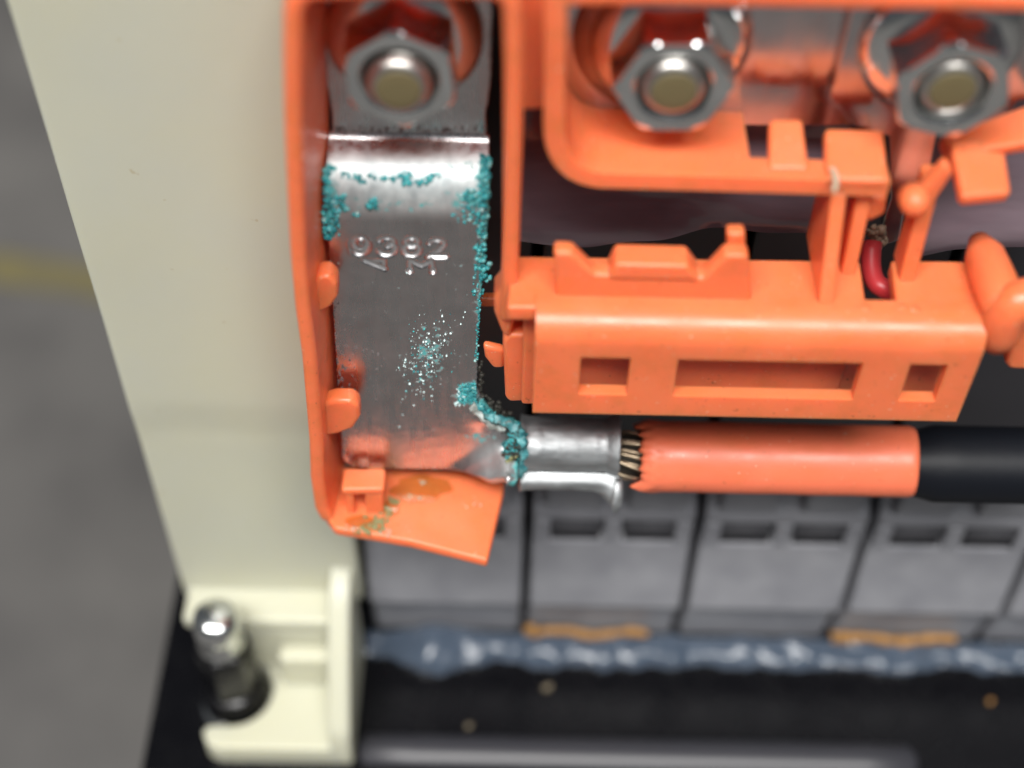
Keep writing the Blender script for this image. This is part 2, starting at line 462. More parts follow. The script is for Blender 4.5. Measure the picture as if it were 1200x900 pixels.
# blue-grey sealant along the foot of the modules
def seal_pt(u, w):
    x = -18 + u*110
    nn = noise.noise(Vector((x*0.16, 3.1, 0.4)))*1.3 + noise.noise(Vector((x*0.45, w*2.0, 7)))*0.7
    dip = 1.2*math.exp(-((x + 9)/5.0)**2)
    r = 2.1 + nn*1.0 + dip
    a = w*math.pi*0.5
    return Vector((x, 0.9 - math.sin(a)*(r + 1.5) , 0.02 + math.cos(a)*r*0.8))
nu, nv = 220, 14
v = [seal_pt(i/nu, j/nv) for i in range(nu+1) for j in range(nv+1)]
f = [(i*(nv+1)+j, (i+1)*(nv+1)+j, (i+1)*(nv+1)+j+1, i*(nv+1)+j+1) for i in range(nu) for j in range(nv)]
base = len(v)
for i in range(nu+1):
    q = v[i*(nv+1)]; v.append(Vector((q.x, 0.9, 0.02)))
for i in range(nu):
    f.append((i*(nv+1), base+i, base+i+1, (i+1)*(nv+1)))
    f.append((i*(nv+1)+nv, (i+1)*(nv+1)+nv, base+i+1, base+i))
so = build('sealant_bead', v, f, m_seal)
tag(so, 'lumpy blue-grey sealant bead along the foot of the battery modules', 'sealant')

m_crumb = mat('tan_crumb', (0.16, 0.13, 0.085), 0.6)
# crumbs on the tray
for (x, y, r, m, lb) in ((640, 806, 0.6, m_crumb, 'largest tan crumb lying on the black tray'), (549, 851, 0.4, m_crumb, 'small olive crumb beside the raised bead of the tray'),
                         (1160, 822, 0.4, m_rust, 'small brown crumb on the tray under the module with black cable')):
    p = lay(x, y, r*0.75)
    o = blobs('crumb', [(p, r), (p + Vector((r*.7, .2, -.1)), r*0.7)], m, None, None)
    tag(o, lb, 'crumb')

# ------------------------------------------------------------------ cream bracket
br = thing('end_bracket', (-28, -4, 0), 'cream plastic bracket panel with a slotted foot beside the orange housing', 'bracket')
xl = at(110, 340, -2).x; xr = at(424, 700, -2).x
ZL = at(300, 690, -2).z
# the panel: grid with a faint crease
v = []; f = []
zs = [ZL - 2 + (150 - ZL)*i/60 for i in range(61)]
Zc = at(300, 505, -2).z
nx = 20
for z in zs:
    for i in range(nx+1):
        u = i/nx
        y = -2.0 + 0.25*math.exp(-((z - Zc - 1.0*math.sin(u*2.5))/0.9)**2) - 0.25*sstep(Zc-2, Zc+2, z) + 0.15*noise.noise(Vector((u*2, z*0.06, 5)))
        v.append(Vector((xl + (xr - xl)*u, y, z)))
for a in range(60):
    for i in range(nx):
        q = a*(nx+1)+i; f.append((q, q+1, q+nx+2, q+nx+1))
build('panel', v, f, m_cream, br, 0.3, 2, solid=2.5, off=-1)
bt = lay(275, 808, 4.0)          # bolt axis
bx, by = bt.x, bt.y
zf = 4.0
yL = lay(300, 733, ZL).y
box('ledge', xl + 0.6, xr - 2.2, -6.4, 0.8, ZL - 2.2, ZL, m_cream, br, 0.6)
box('web', xl + 6.0, xr - 2.2, -6.1, -2.2, zf - 0.2, ZL - 2.25, m_cream, br, 0.6)
b0 = lay(328, 767, 9); 
box('block', b0.x, xr - 2.25, -8.6, -6.15, zf - 0.1, 10.5, m_cream, br, 0.7)
# side rib runs from the panel down to the front of the foot
yfr = lay(330, 893, 0.5).y
xrib = lay(410, 800, zf).x
rib('side_rib', [(-2.3, ZL + 5), (-6.5, ZL + 3.5), (yfr + 1.2, 7.5), (yfr, 5.5), (yfr, 0.01), (-1.0, 0.01), (-1.0, ZL + 5)], (xr + xrib - 2)/2 - 0.2, 2.6, m_cream, br, 0.5)
# foot plate with a U notch round the bolt, open to the left
NR = 4.7
xr2 = xr - 2.6
xf = lay(236, 868, zf).x
pts = [(xr2, yfr), (xf + 2, yfr), (xf + 0.6, yfr + 0.6), (xf, yfr + 2), (xf, by - NR - 0.6), (xf + 0.6, by - NR)]
for i in range(13):
    a = -math.pi/2 + math.pi*i/12
    pts.append((bx + NR*math.cos(a), by + NR*math.sin(a)))
pts += [(bx - 3.0, by + NR), (bx - 3.5, -2.3), (xr2, -2.3)]
tp = [Vector((x, y, zf)) for x, y in pts]; lo = [Vector((x, y, 0.01)) for x, y in pts]
v, f = loops(tp, lo); build('foot', v, f, m_cream, br, 0.6, 3)

# bolt
bo = thing('stud_bolt', (bx, by, 0), 'bright tipped stud bolt with black sleeve nut in the bracket foot', 'bolt')
lathe('washer', (bx, by, 0.0), [(4.4, 0.01), (4.4, 1.0), (4.1, 1.2), (0.01, 1.2)], m_zinc, bo, 40, 'z', 0.0)
lathe('collar', (bx, by, 1.2), [(3.9, 0), (4.0, 1.6), (3.7, 4.2), (3.4, 4.8), (0.01, 4.8)], m_black, bo, 40, 'z')
hexp = []
v = []; 
for z in (6.0, 15.2):
    for k in range(6):
        a = k*math.pi/3 + 0.3; v.append(Vector((bx + 3.45*math.cos(a), by + 3.45*math.sin(a), z)))
f = [tuple(range(5, -1, -1)), tuple(range(6, 12))] + [(k, (k+1) % 6, 6+(k+1) % 6, 6+k) for k in range(6)]
build('sleeve_nut', v, f, m_black, bo, 0.6, 3)
sh = lathe('stud', (bx, by, 15.0), [(2.7, 0), (2.7, 1), (2.5, 1.3), (2.7, 1.7), (2.5, 2.1), (2.7, 2.5), (2.5, 2.9), (2.7, 3.4), (2.7, 5.2), (2.5, 6.1), (1.9, 6.7), (0.01, 6.8)], m_zinc, bo, 32, 'z')
lathe('slot_mark', (bx - 0.4, by + 0.5, 21.72), [(0.5, 0), (0.5, 0.15), (0.01, 0.15)], m_grime, sh, 12, 'z')

# ------------------------------------------------------------------ plum insulating film behind the housing
def film(name, x0, x1, label, seed, yb):
    v = []; f = []; nx, nz = 70, 26
    p0 = at(x0, 200, -1.5); p1 = at(x1, 200, -1.5)
    for j in range(nz+1):
        for i in range(nx+1):
            u = i/nx; w = j/nz
            pxx = x0 + (x1 - x0)*u
            zb = at(pxx, yb(pxx), -1.5).z
            z = 110 + (zb - 110)*w
            x = p0.x + (p1.x - p0.x)*u
            y = -1.5 - 0.9*w*w + 1.0*noise.noise(Vector((x*0.10 + seed, z*0.22, seed))) - 0.6*math.exp(-((w - 0.93)/0.06)**2)
            v.append(Vector((x, y, z)))
    for j in range(nz):
        for i in range(nx):
            q = j*(nx+1)+i; f.append((q, q+nx+1, q+nx+2, q+1))
    o = build(name, v, f, m_film, None, 0.15, 2, solid=0.5, off=-1)
    tag(o, label, 'film', 'plum insulating films')
def yb1(x):
    return 272 + 9*math.exp(-((x - 700)/40.0)**2) - 8*sstep(740, 860, x) + 2*math.sin(x*0.05)
film('insulating_film', 598, 985, 'wavy plum insulating film under the middle compartment', 1.7, yb1)
film('insulating_film', 1085, 1260, 'plum insulating film behind the hinge roll', 5.2, lambda x: 292 - 10*sstep(1090, 1150, x))

# ------------------------------------------------------------------ orange housing
ho = thing('busbar_housing', (10, -8, 48), 'orange moulded plastic busbar housing with compartments, clips and slotted flap', 'busbar housing')
O = m_orange
YR = -14.0
# left compartment: outer wall, top bar, right wall
path = [(376, 596, YR), (371, 560, YR), (370, 520, YR), (366, 470, YR), (362, 420, YR), (354, 360, YR), (349, 300, YR), (346, 230, YR), (343, 150, YR), (342, 60, YR), (343, 22, YR)]
path = [(385, 612, YR), (380, 604, YR)] + path + bez((343, 22, YR), (344, -8, YR), (375, -9, YR), 6)[1:] + [(470, -11, YR), (560, -10, YR)] + bez((570, -10, YR), (600, -10, YR), (601, 20, YR), 6)
path += [(602, 80, YR), (601, 180, YR), (599, 280, YR), (597, 340, YR), (595, 378, YR)]
wall('compartment_wall', path, -3.0, 1.3, O, ho, 0.45, 0.9)
# hook at the foot of the right wall
prism('hook', [(588, 318), (606, 320), (605, 372), (598, 398), (588, 392), (579, 368), (579, 348), (586, 340)], YR + 0.4, YR + 3.0, O, ho, 0.6)
# web between the compartments
prism('web', [(606, -30), (652, -30), (650, 128), (607, 131)], -9.5, -3.0, O, ho, 0.4)
# holding knobs on the left wall
prism('holding_knob', [(362, 336), (374, 324), (386, 324), (395, 333), (396, 348), (388, 360), (372, 368), (362, 368)], -11.2, -9.2, O, ho, 0.7)
prism('holding_knob', [(372, 476), (392, 470), (412, 470), (421, 476), (422, 490), (414, 503), (396, 510), (376, 512)], -12.0, -10.2, O, ho, 0.7)
# bottom lip, a level shelf under the busbar
slab('bottom_lip', [(378, 545), (592, 551), (590, 575), (571, 657), (480, 634), (392, 619), (382, 606)], 48.0, 1.3, O, ho, 0.35)
# small open clip standing on the lip
cl_ = slab('lip_clip', [(402, 548), (452, 549), (450, 573), (400, 574)], 52.2, 1.0, O, ho, 0.3)
pR = lay(447, 573, 52.2); pL = lay(403, 573, 52.2)
box('clip_leg', pR.x - 1.7, pR.x, pR.y + 0.1, pR.y + 3.4, 47.9, 51.15, O, cl_, 0.25)
box('clip_leg', pL.x, pL.x + 0.8, pL.y + 0.1, pL.y + 3.4, 47.9, 51.15, O, cl_, 0.25)

# middle compartment wall: left side, round corner, shelf
YM = -12.0
path = [(652, -30, YM), (650, 60, YM), (649, 140, YM)] + bez((649, 150, YM), (650, 206, YM), (704, 212, YM), 9) + [(780, 214, YM), (879, 217, YM), (880, 217, YM, -9.7), (1041, 222, YM, -9.7)]
wall('compartment_wall', path, -3.0, 1.5, O, ho, 0.55)
wall('top_bar', [(655, -2, YM), (760, -3, YM), (900, -1, YM), (1060, 2, YM), (1290, 6, YM)], -3.0, 1.6, O, ho, 0.5)
# shelf goes on as a front strip with tongues and slots between
ZS = at(868, 217, YM).z + 0.72
def flap(name, pts, Zs, th):
    tp = [lay(x, y, z) for (x, y), z in zip(pts, Zs)]
    lo = [p + Vector((0, 0.25*th, -th)) for p in tp]
    v, f = loops(tp, lo); return build(name, v, f, O, ho, 0.4)
flap('shelf_tongue', [(902, 138), (941, 138), (949, 200), (901, 199)], [ZS + 1.8, ZS + 1.8, ZS + 0.1, ZS + 0.1], 1.2)
flap('shelf_tab', [(967, 149), (1036, 151), (1042, 213), (968, 211)], [ZS + 1.4, ZS + 1.4, ZS + 0.15, ZS + 0.15], 1.3)
sm = blobs('stress_mark', [(lay(975 + 5*math.sin(i/7*2.6), 199 + i*3.2, ZS + 0.55 - 0.03*i), 0.26) for i in range(8)], m_resin, ho, None, 2)

# right compartment: sloping shelf and flap
flap('sloping_shelf', [(1103, 158), (1215, 118), (1215, 165), (1112, 182)], [ZS + 0.5, ZS + 3.0, ZS + 3.0, ZS + 0.5], 1.4)
flap('shelf_tab', [(1114, 164), (1176, 160), (1186, 226), (1128, 231)], [ZS + 1.6, ZS + 1.6, ZS + 0.3, ZS + 0.3], 1.3)

# rail in front of the modules, with the gap for the red wire
ZR = at(900, 365, -16.4).z
slab('rail', [(600, 299), (1008, 305), (1016, 364), (594, 360)], ZR, 1.6, O, ho, 0.3)
slab('rail', [(1044, 304), (1180, 306), (1188, 368), (1052, 365)], ZR, 1.6, O, ho, 0.3)
for (x, y) in ((1014, 362), (1056, 362), (1072, 364)):
    p = lay(x, y, ZR + 0.1); lathe('gate_mark', (p.x, p.y, p.z - 0.4), [(0.75, 0), (0.7, 0.35), (0.4, 0.6), (0.01, 0.66)], O, ho, 16, 'z')
xa = at(612, 420, -13).x; xb = at(1100, 430, -14).x
pG0 = lay(1012, 340, ZR).x; pG1 = lay(1048, 340, ZR).x
box('rail_wall', xa, pG0, -15.0, -13.4, ZR - 14, ZR - 1.5, O, ho, 0.3)
box('rail_wall', pG1, xb, -15.0, -13.4, ZR - 14, ZR - 1.5, O, ho, 0.3)
box('rail_wall', pG0 - 0.2, pG1 + 0.2, -14.6, -13.8, ZR - 14, ZR - 4.5, O, ho, 0.2)
# end block beside the flap
prism('end_block', [(589, 400), (596, 393), (640, 393), (640, 470), (596, 472), (592, 466)], -13.5, -11.0, O, ho, 0.4)
prism('end_tab', [(566, 405), (592, 411), (592, 432), (578, 433), (568, 420)], -11.9, -11.0, O, ho, 0.4)
box('inner_wall', at(520, 420, -6).x, xa + 2, -3.6, -2.6, ZR - 14, at(575, 345, -3).z, O, ho, 0.3)

# flap with three windows: profile swept along X, sheet 1.6 mm thick
YF = -18.6
xL0 = at(626, 430, YF).x; xR0 = at(1146, 430, YF).x
zB = at(880, 489, YF).z
YF = -18.6
prof = [(-15.2, ZR + 0.3), (-16.2, ZR + 0.3)]
R = 2.4
for i in range(9):
    a = math.pi/2*i/8
    prof.append((-16.2 - R*math.sin(a), ZR + 0.3 - R + R*math.cos(a)))
zw1 = at(880, 423, YF).z; zw0 = at(880, 466, YF).z
zmid = [zw1, zw0]
zt0 = prof[-1][1]
for z in ((zt0 + zw1)/2, zw1, zw1 + (zw0 - zw1)*0.5, zw0, (zw0 + zB)/2, zB): prof.append((YF, z))
def wx(x, y): return at(x, y, YF).x
wins = [(wx(679, 441), wx(737, 441)), (wx(791, 446), wx(1006, 446)), (wx(1060, 448), wx(1104, 448))]
xs = [xL0]
for a, c2 in wins: xs += [a, c2]
xs.append(xR0)
full = []
for i in range(len(xs)-1):
    nseg = max(1, int((xs[i+1]-xs[i])/2.5)) if i not in (1, 3, 5) else 1
    for q in range(nseg): full.append((xs[i] + (xs[i+1]-xs[i])*q/nseg, i))
full.append((xs[-1], 99))
v = []; f = []
npf = len(prof)
for x, _ in full:
    for y, z in prof: v.append(Vector((x, y, z)))
for i in range(len(full)-1):
    for j in range(npf-1):
        zc = (prof[j][1] + prof[j+1][1])/2
        if full[i][1] in (1, 3, 5) and prof[j][0] == YF and zw0 - 1e-6 < zc < zw1 + 1e-6: continue
        f.append((i*npf+j, i*npf+j+1, (i+1)*npf+j+1, (i+1)*npf+j))
fo = build('slotted_flap', v, f, O, ho, 0.4, 3, solid=1.1, off=-1)

# latch plate standing on the rail
prism('latch_plate', [(652, 356), (649, 296), (671, 297), (697, 322), (824, 326), (850, 299), (877, 300), (881, 358)], -15.4, -13.9, O, ho, 0.35)
prism('latch_bump', [(712, 328), (722, 310), (806, 312), (820, 330)], -15.6, -13.2, O, ho, 0.3)
prism('latch_post', [(852, 274), (873, 274), (875, 330), (852, 330)], -13.8, -12.6, O, ho, 0.25)
# ribs between rail and shelf
def rib_px(name, top, bot, Yt, Ybt, Yback, th, z0=None):
    pt = at(*top, Yt); pb_ = at(*bot, Ybt)
    yz = [(Yt, pt.z), (Ybt, ZR - 0.2), (Yback, ZR - 0.2), (Yback, pt.z)]
    return rib(name, yz, (pt.x + pb_.x)/2, th, O, ho, 0.25)
rib_px('rib', (984, 226), (966, 368), -12.0, -16.0, -7.5, 1.2)
rib_px('rib', (1018, 228), (992, 318), -11.0, -12.2, -6.0, 1.2)
rib_px('rib', (1094, 212), (1066, 320), -11.6, -12.8, -9.6, 1.3)
p = at(1073, 243, -13.2)
kn = lathe('knob', (p.x, -11.6, p.z), [(1.15, 0), (1.15, 1.0), (1.0, 1.6), (0.6, 2.0), (0.01, 2.1)], O, ho, 24, 'y')
prism('knob_bracket', [(1064, 240), (1108, 192), (1118, 204), (1084, 256), (1066, 258)], -12.4, -11.2, O, ho, 0.4)
prism('corner_post', [(1010, 230), (1040, 231), (1038, 252), (1016, 262)], -10.6, -8.5, O, ho, 0.4)

# hinge roll at the right end
h0 = at(1154, 300, -11); h1 = at(1176, 358, -16.5)
tube('hinge_roll', [h0 + (h0-h1).normalized()*2.0, h0, h0.lerp(h1, .5), h1, h1 + (h1-h0).normalized()*0.8], [0.8, 1.6, 1.75, 1.75, 1.3], O, ho, 28)
arc = bez(tuple(at(1168, 400, -16.6)), tuple(at(1178, 338, -17.6)), tuple(at(1225, 352, -16.0)), 12)
tube('hinge_arm', arc, [1.3] + [1.65]*11 + [1.65], O, ho, 24)
prism('hinge_tab', [(1191, 372), (1250, 368), (1250, 436), (1182, 434), (1179, 428)], -16.0, -14.2, O, ho, 0.5)

# ------------------------------------------------------------------ metal plates of the neighbouring busbars
def plate(name, pts, Yf, Yb, label):
    o = prism(name, pts, Yf, Yb, m_plate, None, 0.15); return tag(o, label, 'busbar')
plate('busbar_plate', [(640, -60), (1015, -60), (1012, 60), (1000, 148), (668, 146), (655, 120)], -4.3, -3.2, 'plain grey busbar plate under the nut of the middle compartment')
plate('busbar_plate', [(1004, -60), (1260, -60), (1260, 100), (1192, 119), (1178, 142), (1098, 156), (1090, 205), (1062, 238), (1054, 282), (1036, 288), (1034, 264), (1044, 232), (1042, 160), (1000, 148), (973, 117), (972, 108), (978, 96), (998, 10)],
      -5.4, -4.4, 'grey busbar plate with clipped corner and downward tab')
it = [(at(1015 + rnd.random()*24, 266 + rnd.random()*26, -5.8), rnd.uniform(0.2, 0.45)) for _ in range(40)]
blobs('solder_lump', it, mat('brown_solder', (0.22, 0.15, 0.10), 0.5), bpy.data.objects['busbar_plate.001'])

# red wire
w0 = at(1022, 284, -6.2); w1 = at(1023, 318, -9.0); w2 = at(1032, 338, -10.0); w3 = at(1052, 346, -10.2)
pts = [Vector(q) for q in bez(tuple(w0), tuple(at(1016, 330, -9.0)), tuple(at(1034, 337, -10.0)), 8)] + [Vector(q) for q in bez(tuple(at(1034, 337, -10.0)), tuple(at(1044, 345, -10.2)), tuple(at(1075, 352, -9.8)), 5)][1:]
wo = tube('red_wire', pts, 0.85, m_red, None, 16)
tag(wo, 'short red insulated wire bending into the gap of the orange rail', 'wire')

# ------------------------------------------------------------------ nuts
def nut(p, ang, Yseat, label):
    t = thing('flange_nut', (p.x, Yseat, p.z), label, 'nut', 'flange nuts on the terminal studs')
    R = 4.45
    fl_ = lathe('flange', (p.x, Yseat, p.z), [(5.9, 0), (6.0, 0.25), (5.9, 0.7), (5.3, 1.15), (4.2, 1.6), (0.01, 1.6)], m_zinc, t, 48)
    v = []; f = []; seg = 72
    def hexr(a): 
        q = (a - ang) % (math.pi/3); return 3.92/math.cos(q - math.pi/6)
    rows = [(0.9, None), (5.15, 4.6), (5.45, 4.36), (5.58, 4.12), (5.62, 3.85), (5.62, 3.0), (5.45, 2.72), (5.0, 2.55), (3.6, 2.5)]
    for h, lim in rows:
        for k in range(seg):
            a = 2*math.pi*k/seg + ang
            r = hexr(a)
            if lim: r = min(r, lim)
            r *= {5.58: 0.985, 5.62: 0.955}.get(h, 1.0) if r > 3.2 else 1.0
            v.append(Vector((p.x + r*math.cos(a), Yseat - h, p.z + r*math.sin(a))))
    for i in range(len(rows)-1):
        for k in range(seg):
            f.append((i*seg+k, i*seg+(k+1) % seg, (i+1)*seg+(k+1) % seg, (i+1)*seg+k))
    o = build('hex', v, f, m_zinc, t); sharp(o, 28)
    return t
nut(STUDS[0], math.radians(94), -4.3, 'zinc flange nut clamping the corroded stamped busbar')
nut(STUDS[1], math.radians(62), -5.0, 'zinc flange nut on a wide washer over the plain busbar plate')
nut(STUDS[2], math.radians(104), -5.5, 'zinc flange nut above the clipped corner busbar plate')
p = STUDS[1]
wo = lathe('washer', (p.x - 0.5, -4.32, p.z - 0.15), [(6.7, 0), (6.75, 0.3), (6.6, 0.62), (0.01, 0.62)], m_plate, None, 56)
tag(wo, 'wide flat steel washer under the middle flange nut', 'washer')

# ------------------------------------------------------------------ the corroded busbar with its crimp lug
bb = thing('corroded_busbar', (-9.5, -8, 49), 'grey stamped busbar strip with teal corrosion, step bend and crimp barrel', 'busbar')
YU, YB = -4.2, -8.0
TILT = math.tan(math.radians(3.4))
def sp(x, y):                    # on the slightly tilted face of the strip
    d = ray(x, y); n = Vector((0, -1, TILT)); p0 = Vector((0, YB, 84.0))
    return CAM + d*((p0 - CAM).dot(n)/d.dot(n))
Zb1 = at(475, 157, YU).z; Zb2 = sp(475, 238).z; Z0 = sp(480, 549).z
def fillet(p0, p1, p2, r, n=7):
    a = (p0 - p1).normalized(); c = (p2 - p1).normalized()
    h = math.acos(max(-1, min(1, a.dot(c))))/2; d = r/math.tan(h)
    s = p1 + a*d; e = p1 + c*d; ctr = p1 + (a + c).normalized()*(r/math.sin(h))
    out = []
    a0 = math.atan2((s-ctr).y, (s-ctr).x); a1 = math.atan2((e-ctr).y, (e-ctr).x)
    da = (a1 - a0 + math.pi) % (2*math.pi) - math.pi
    for i in range(n+1):
        w = a0 + da*i/n; out.append(ctr + Vector((math.cos(w), math.sin(w)))*r)
    return out
c1 = Vector((YU, Zb1 - 0.1)); c2 = Vector((YB - TILT*(84 - Zb2 - 2.1), Zb2 + 2.1))
prof = [Vector((YU, 114.0))] + fillet(Vector((YU, 114)), c1, c2, 0.9) + fillet(c1, c2, Vector((YB - TILT*(84 - Z0), Z0)), 3.0, 14) + [Vector((YB - TILT*(84 - Z0), Z0))]
# resample
dens = []
STEP = 0.125
for a, c in zip(prof[:-1], prof[1:]):
    n = max(1, int((c-a).length/STEP))
    for i in range(n): dens.append(a.lerp(c, i/n))
dens.append(prof[-1])
def edgeX(z, right):
    if not right:
        pts = [(114, at(392, 100, YU).x), (sp(383, 250).z, sp(383, 250).x), (sp(391, 360).z, sp(390, 360).x), (sp(398, 470).z, sp(397, 470).x), (Z0, sp(402, 545).x)]
    else:
        pts = [(114, at(578, 100, YU).x), (sp(572, 250).z, sp(572, 250).x), (sp(562, 360).z, sp(562, 360).x), (sp(558, 455).z, sp(558, 455).x), (sp(566, 474).z, sp(568, 474).x),
               (sp(585, 489).z, sp(587, 489).x), (sp(600, 497).z, sp(603, 497).x), (Z0, sp(607, 545).x)]
    for (za, xa_), (zb_, xb_) in zip(pts[:-1], pts[1:]):
        if z >= zb_: return xa_ + (xb_-xa_)*(za - z)/(za - zb_)
    return pts[-1][1]
# stamped characters as strokes in photo pixels
def circ(cx, cy, rx, ry, a0=0, a1=360, n=14):
    return [(cx + rx*math.cos(math.radians(a0 + (a1-a0)*i/n)), cy + ry*math.sin(math.radians(a0 + (a1-a0)*i/n))) for i in range(n+1)]
strokes = []
strokes.append((circ(422, 286, 8.0, 7.0), 0.20))
strokes.append((circ(422, 288, 9.5, 10.0, -20, 130), 0.20))                              # 9
strokes.append((circ(452.5, 284.5, 8.5, 5.2, 200, 440), 0.17)); strokes.append((circ(453, 292.5, 10.0, 6.5, -70, 160), 0.22))   # 3
strokes.append((circ(482, 284.5, 7.2, 5.0), 0.18)); strokes.append((circ(482, 294, 9.2, 6.2), 0.22))                            # 8
strokes.append((circ(511.5, 287, 8.5, 5.5, 190, 380) + [(515, 294), (503, 301)], 0.17)); strokes.append(([(502, 301.5), (523, 301)], 0.26))   # 2
strokes.append(([(427, 305.5), (451, 315.5)], 0.16)); strokes.append(([(429, 306), (450, 306.5), (450, 312)], 0.10))            # partial V
strokes.append(([(480, 318), (480, 306), (494, 312), (505, 307), (507.5, 319)], 0.15)); strokes.append(([(479.6, 318), (480.4, 318.6)], 0.28)); strokes.append(([(507, 318.6), (507.6, 319)], 0.28))   # M
SEG = []
for pts, d in strokes:
    q = [sp(x, y) for x, y in pts]
    for a, c in zip(q[:-1], q[1:]): SEG.append((a.x, a.z, c.x, c.z, d))
tx0 = min(min(s[0], s[2]) for s in SEG) - 1; tx1 = max(max(s[0], s[2]) for s in SEG) + 1
tz0 = min(min(s[1], s[3]) for s in SEG) - 1; tz1 = max(max(s[1], s[3]) for s in SEG) + 1
def stamp(x, z):
    if not (tx0 < x < tx1 and tz0 < z < tz1): return 0.0
    best = 0.0; rimv = 0.0
    for ax, az, cx, cz, d in SEG:
        dx, dz = cx-ax, cz-az; l2 = dx*dx + dz*dz + 1e-9
        t = max(0.0, min(1.0, ((x-ax)*dx + (z-az)*dz)/l2))
        dd = (x-ax-t*dx)**2 + (z-az-t*dz)**2
        if dd < 1.0:
            g = 1.35*d*math.exp(-dd/0.045)
            if g > best: best = g
            rimv = max(rimv, 0.25*d*math.exp(-(math.sqrt(dd)-0.42)**2/0.02))
    return best - rimv*(1 - min(1, best/0.08)) if best < 0.08 else best
# fold line of the bright dished corner
fX0 = sp(500, 548).x; fX1 = sp(604, 508).x; fZ = sp(590, 503).z; fZa = sp(512, 550).z
XMIN = -18.5; XMAX = sp(612, 520).x
NX = int((XMAX - XMIN)/STEP)
def nz_(x, y, s, k): return noise.noise(Vector((x*s + k, y*s, k*1.7)))
verts = []; faces = []; stain_sheen = []; idx = {}
rows = []
NW = 120
for j, q in enumerate(dens):
    y0, z0_ = q.x, q.y
    xl_ = edgeX(z0_, False); xr_ = edgeX(z0_, True)
    xl_ += 0.05*nz_(0, z0_, 1.4, 3)
    jag = 0.10*nz_(1, z0_, 2.2, 9) + (0.16*nz_(1, z0_, 4.0, 11) if z0_ < Z0 + 11 else 0)
    xr_ += jag
    # rounded lower left corner
    bl = z0_ - Z0
    if bl < 1.6: xl_ += 1.6 - math.sqrt(max(0.0, 1.6**2 - (1.6-bl)**2))
    # neck below the nut
    if y0 > -4.25:
        k = math.exp(-((z0_ - (Zb1 + 1.5))/3.0)**2); xr_ -= 0.35*k; xl_ += 0.4*k
    m0 = Vector((0, 0))
    a = dens[max(0, j-1)]; c = dens[min(len(dens)-1, j+1)]
    tg = (c - a).normalized(); nrm = Vector((tg.y, -tg.x))     # outward (toward viewer)
    if nrm.x > 0: nrm = -nrm
    row = []
    for i in range(NW + 1):
        u = i/NW; x = xl_ + (xr_-xl_)*u
        y, z = y0, z0_
        d = 0.0; stp = 0.0
        if z0_ < Zb2 - 0.5:
            stp = stamp(x, z); d -= stp
            # fold
            k = sstep(fX0, fX1, x)
            fz = fZa + (fZ - fZa)*k
            if x > fX0 and z < fz:
                dz = fz - z; Rr = 3.0 + 0.9*noise.noise(Vector((x*0.55, z*0.35, 2.0))); ph = dz/Rr
                d += 0.86*Rr*(1 - math.cos(ph)); z = fz - 0.86*Rr*math.sin(ph)
            # gentle buckle near the neck
            d += 0.5*math.exp(-(((x - sp(575, 490).x)/1.6)**2 + ((z - sp(575, 490).z)/1.4)**2))
        d += 0.06*nz_(x, z, 0.22, 4) + 0.012*nz_(x, z, 1.3, 6)
        verts.append(Vector((x, y + nrm.x*d, z + nrm.y*d)))
        eL = x - edgeX(z0_, False); eR = edgeX(z0_, True) - x
        px_, py_ = proj(verts[-1])
        # teal stain intensity in 0..1
        t = 0.0
        band = sstep(176, 198, py_)*(1 - sstep(238, 262, py_))
        t = max(t, band*0.9*math.exp(-eR/0.9))
        t = max(t, sstep(185, 200, py_)*(1 - sstep(268, 290, py_))*0.95*math.exp(-eL/0.7))
        t = max(t, sstep(180, 200, py_)*(1 - sstep(330, 440, py_))*0.85*math.exp(-eR/0.35))
        t = max(t, 0.75*math.exp(-((py_ - 232)/13)**2)*sstep(500, 560, px_))
        t = max(t, 0.25*math.exp(-((py_ - 240)/12)**2))
        t = max(t, 0.9*math.exp(-(((px_ - 547)/13)**2 + ((py_ - 462)/13)**2)))
        t = max(t, 0.85*math.exp(-eR/0.8)*sstep(460, 475, py_)*(1 - sstep(520, 540, py_)))
        t = max(t, 0.42*math.exp(-(((px_ - 565)/22)**2 + ((py_ - 513)/7)**2)))
        t = max(t, 0.9*math.exp(-eR/0.45)*sstep(500, 510, py_))
        t = max(t, 0.40*math.exp(-(((px_ - 503)/26)**2 + ((py_ - 412)/38)**2)))
        g = 0.0
        g = max(g, 0.55*math.exp(-eL/0.8)*sstep(270, 330, py_))
        g = max(g, 0.42*math.exp(-eL/2.5)*sstep(300, 420, py_)*(1 - sstep(500, 540, py_)))
        g = max(g, 0.5*math.exp(-((py_ - 152)/7)**2))
        g = max(g, 0.4*math.exp(-eR/0.25))
        fr = sstep(172, 200, py_)*(1 - sstep(232, 262, py_))  # frosting that also paints highlights on bend, dished corner and stamped strokes
        fr = max(fr, 0.42*sstep(505, 525, py_)*sstep(535, 575, px_))
        if stp > 0.03: fr = max(fr, 0.32*min(1.0, stp/0.14))
        stain_sheen.append((t, g, fr, 1.0))
        row.append(len(verts)-1)
    rows.append(row)
for r0, r1 in zip(rows[:-1], rows[1:]):
    for i in range(NW): faces.append((r0[i], r1[i], r1[i+1], r0[i+1]))
strip = build('strip', verts, faces, m_bus, bb, 0, solid=0.9, off=-1)
ca = strip.data.color_attributes.new('stain_sheen', 'FLOAT_COLOR', 'POINT')
ca.data.foreach_set('color', [c for s in stain_sheen for c in s])
